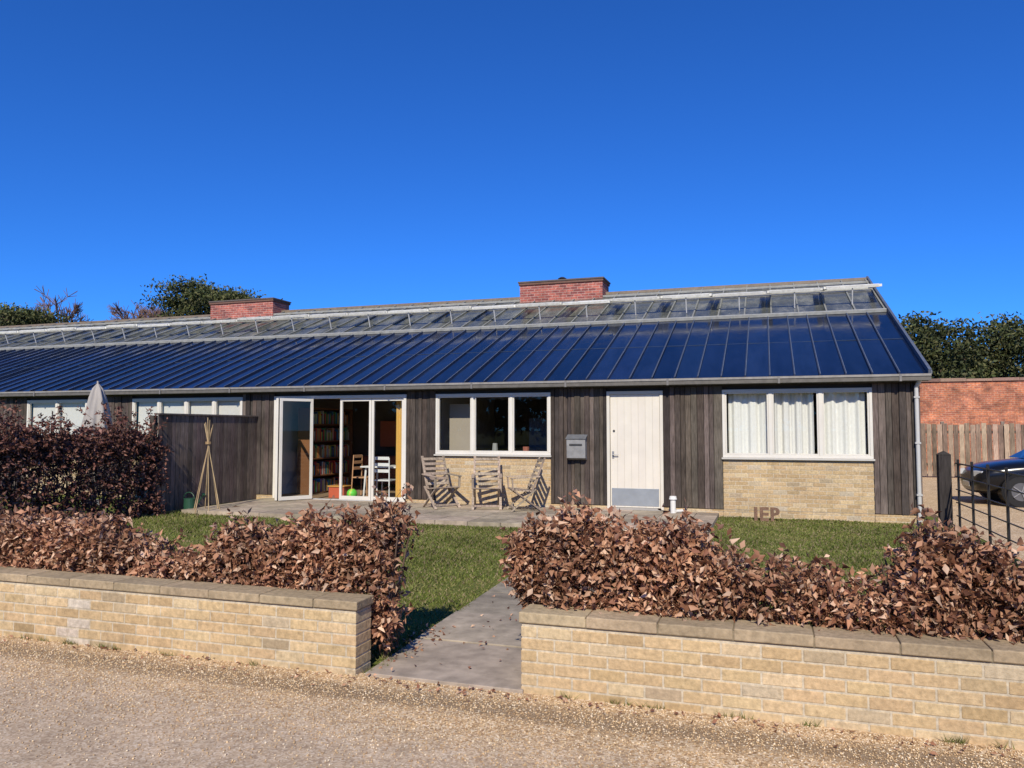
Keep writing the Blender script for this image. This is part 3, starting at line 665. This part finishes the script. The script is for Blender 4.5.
def car(x,y,rz_):
    e=empty('parked_car',(x,y,0),rz_); col=(.006,.007,.010)
    st=[(-2.12,.55,.70,.28,.50,.60,.62),(-2.02,.72,.82,.22,.55,.68,.80),(-1.75,.80,.88,.20,.60,.76,.93),(-1.2,.84,.90,.20,.62,.80,1.00),(-.85,.85,.905,.20,.62,.82,1.03),
        (0,.86,.91,.20,.62,.83,1.04),(.9,.86,.91,.20,.62,.83,1.05),(1.6,.84,.90,.22,.62,.80,1.06),(2.0,.78,.86,.28,.60,.74,1.02),(2.12,.6,.72,.36,.60,.62,.90)]
    m=MB(); vs=[]
    for (X,hb,hm,z0,zm,ht,zt) in st: vs+=[(X,-hb,z0),(X,-hm,zm),(X,-hm*.985,(zm+zt)/2),(X,-ht,zt),(X,ht,zt),(X,hm*.985,(zm+zt)/2),(X,hm,zm),(X,hb,z0)]
    n=len(st); fs=[(k*8+i,k*8+(i+1)%8,(k+1)*8+(i+1)%8,(k+1)*8+i) for k in range(n-1) for i in range(8)]+[tuple(range(8))[::-1],tuple(range((n-1)*8,n*8))]
    m.add(vs,fs,col); o=m.build('car_body',M_car,e,smooth=True); md=o.modifiers.new('s','SUBSURF'); md.levels=2; md.render_levels=2
    cb=[(-1.05,.78,1.0,.74,1.01),(-.75,.80,1.02,.68,1.22),(-.25,.80,1.02,.62,1.44),(.5,.80,1.03,.62,1.48),(1.2,.79,1.04,.60,1.44),(1.75,.76,1.04,.60,1.22),(2.0,.70,1.0,.62,1.03)]
    m=MB(); vs=[]
    for X,hb,z0,ht,zt in cb: vs+=[(X,-hb,z0),(X,-(hb+ht)/2-.03,(z0+zt)/2),(X,-ht,zt-.03 if zt>1.1 else zt),(X,0,zt),(X,ht,zt-.03 if zt>1.1 else zt),(X,(hb+ht)/2+.03,(z0+zt)/2),(X,hb,z0)]
    n=len(cb)
    for k in range(n-1):
        for i in range(6):
            roof=i in(2,3) and 2<=k<=3
            m.add([vs[k*7+i],vs[k*7+i+1],vs[(k+1)*7+i+1],vs[(k+1)*7+i]],[(0,1,2,3)],col,0 if roof else 1)
    m.build('cabin',[M_car,M_carglass],e)
    m=MB()
    for X in(-.95,-.2,.55,1.25):
        for s in(-1,1): m.beam((X+(.35 if X<-.5 else 0),s*.82,1.03),(X+(.62 if X<-.5 else .03),s*.655,1.42),.05,.03,col)
    for s in(-1,1): m.obox((-.7,s*.98,1.05),(1,0,0),(0,1,0),(0,0,1),.06,.09,.06,col)
    m.build('pillars_and_mirrors',M_car,e,.01)
    m=MB()
    for X in(-1.32,1.32):
        for s in(-1,1):
            m.cyl((X,s*.70,.32),(X,s*.915,.32),.32,.32,(.015,.015,.015),28); m.cyl((X,s*.90,.32),(X,s*.925,.32),.20,.19,(.10,.10,.11),20)
            for k in range(5):
                a=k*1.2566; m.beam((X,s*.93,.32),(X+.19*math.cos(a),s*.93,.32+.19*math.sin(a)),.02,.04,(.22,.22,.23),up=(0,1,0))
            m.cyl((X,s*.60,.34),(X,s*.905,.34),.37,.37,(.004,.004,.004),28)
    m.build('wheels',M_black,e)
    m=MB()
    for s in(-1,1): m.obox((-2.02,s*.58,.68),(1,-s*.45,0),(s*.45,1,0),(0,0,1),.05,.15,.06,(.5,.52,.55)); m.obox((2.06,s*.62,.8),(1,0,0),(0,1,0),(0,0,1),.05,.12,.08,(.4,.02,.02))
    m.box(-2.135,-2.12,-.26,.26,.38,.49,(.7,.7,.65)); m.build('lights_and_plate',M_paint,e,.01)
M_car=vmat('car_paint',.2,3,.02,bmp=0,spec=.4); M_carglass=vmat('car_glass',.05,3,.02,bmp=0,spec=.4)
car(6.35,19.9,math.radians(2))

# ------------------------------------------------------------ trees
def limbs(m,base,h,r,nb,spread,col,z0=.35,up=.5):
    tips=[]
    p=Vector(base);
    for i in range(6):
        q=Vector(base)+Vector((random.uniform(-.15,.15)*i*.3,random.uniform(-.15,.15)*i*.3,h*(i+1)/6)); m.cyl(p,q,r*(1-i/7),r*(1-(i+1)/7),col,8,cap=False); p=q
    for i in range(nb):
        t=z0+(1-z0)*i/nb; a=i*2.4+random.uniform(-.4,.4); L=spread*random.uniform(.6,1)*(1.15-.6*t)
        s=Vector(base)+Vector((0,0,h*t)); d=Vector((math.cos(a),math.sin(a),up)); mid=s+d*L*.55; tip=mid+Vector((math.cos(a+.4),math.sin(a+.4),up*.5))*L*.5
        m.cyl(s,mid,r*.35*(1-t*.5),r*.2*(1-t*.5),col,6,cap=False); m.cyl(mid,tip,r*.2*(1-t*.5),r*.05,col,5,cap=False); tips+=[tip,mid,(tip+mid)/2]
        tips.append(mid+Vector((math.cos(a-.8),math.sin(a-.8),up*.3))*L*.35)
    return tips
def pine(name,base,h,spread,nclump,nleaf,cr,pal,z0=.5,up=.35):
    e=empty(name); m=MB(); tips=limbs(m,base,h*.93,h*.03,16,spread,(.10,.065,.045),z0,up); m.build('trunk_and_limbs',M_bark,e)
    P=[];cc=[]
    for k in range(nclump):
        t=random.choice(tips) if k>=len(tips) else tips[k]; c=t+Vector((random.gauss(0,.35),random.gauss(0,.35),random.gauss(.1,.25)))
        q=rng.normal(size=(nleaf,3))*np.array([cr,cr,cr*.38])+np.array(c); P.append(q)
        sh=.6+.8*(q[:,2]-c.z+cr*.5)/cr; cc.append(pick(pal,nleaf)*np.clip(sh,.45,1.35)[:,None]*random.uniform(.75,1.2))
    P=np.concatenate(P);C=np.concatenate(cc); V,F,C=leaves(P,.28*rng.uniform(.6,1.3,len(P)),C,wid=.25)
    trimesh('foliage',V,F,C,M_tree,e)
GP=[(.055,.068,.022),(.075,.085,.028),(.04,.05,.018),(.11,.105,.042)]
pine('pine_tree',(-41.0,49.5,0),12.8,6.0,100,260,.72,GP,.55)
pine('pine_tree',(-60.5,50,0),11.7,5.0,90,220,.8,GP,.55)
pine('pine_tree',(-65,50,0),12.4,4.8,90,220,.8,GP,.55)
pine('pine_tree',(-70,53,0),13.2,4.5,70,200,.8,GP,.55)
def bare(name,base,h,spread,depth=6,seed=1,col=(.17,.10,.075)):
    random.seed(seed); e=empty(name); m=MB()
    def rec(p,d,L,r,k):
        q=p+d*L; m.cyl(p,q,r,r*.7,col,5 if k>3 else 3,cap=False)
        if k==0: return
        for i in range(3 if k>1 else 5):
            nd=(d+Vector((random.gauss(0,.5),random.gauss(0,.5),random.gauss(.05,.3)))).normalized(); rec(q,nd,L*random.uniform(.62,.85),max(r*.66,.028),k-1)
    rec(Vector((0,0,0)),Vector((0,0,1)),h*.27,h*.02,depth)
    top=max(v[2] for v in m.v); s=h/top; m.v=[(base[0]+v[0]*s,base[1]+v[1]*s,v[2]*s) for v in m.v]; m.build('branches',M_bark,e)
bare('bare_beech_tree',(-61,57,0),14.0,4,6,3); bare('bare_beech_tree',(-58,56,0),14.2,4,6,5); bare('bare_beech_tree',(-53.5,58,0),13.6,4,6,9); bare('bare_beech_tree',(-56,59,0),14.4,4,6,12)
def woods(name,x0,x1,y0,y1,n,h0,h1,leaf=.42,nk=34,nq=60):
    P=[];cc=[];m=MB()
    for i in range(n):
        X=x0+(x1-x0)*i/n+random.uniform(-1,1); Y=random.uniform(y0,y1); h=random.uniform(h0,h1)*(abs(Y)/80 if y0>0 else 1)
        m.cyl((X,Y,0),(X,Y,h*.85),.25,.08,(.09,.06,.045),6,cap=False)
        for k in range(nk):
            t=random.uniform(.2,1); rr=(1.2-t)*3.2
            c=np.array([X+random.gauss(0,rr*.5),Y+random.gauss(0,rr*.5),h*t]); q=rng.normal(size=(nq,3))*np.array([.8,.8,.4])+c; P.append(q)
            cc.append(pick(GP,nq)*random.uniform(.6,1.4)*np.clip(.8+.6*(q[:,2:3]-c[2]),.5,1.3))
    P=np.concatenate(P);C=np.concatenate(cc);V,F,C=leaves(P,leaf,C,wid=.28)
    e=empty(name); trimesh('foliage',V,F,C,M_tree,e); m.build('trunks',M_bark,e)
random.seed(5)
woods('unseen_reflected_trees',12,85,74,88,70,9.4,12.0,.42,38,60)
woods('unseen_reflected_trees',-60,50,-48,-40,44,7,11,.9,22,26)  # unseen treeline added behind the camera to darken the window reflections
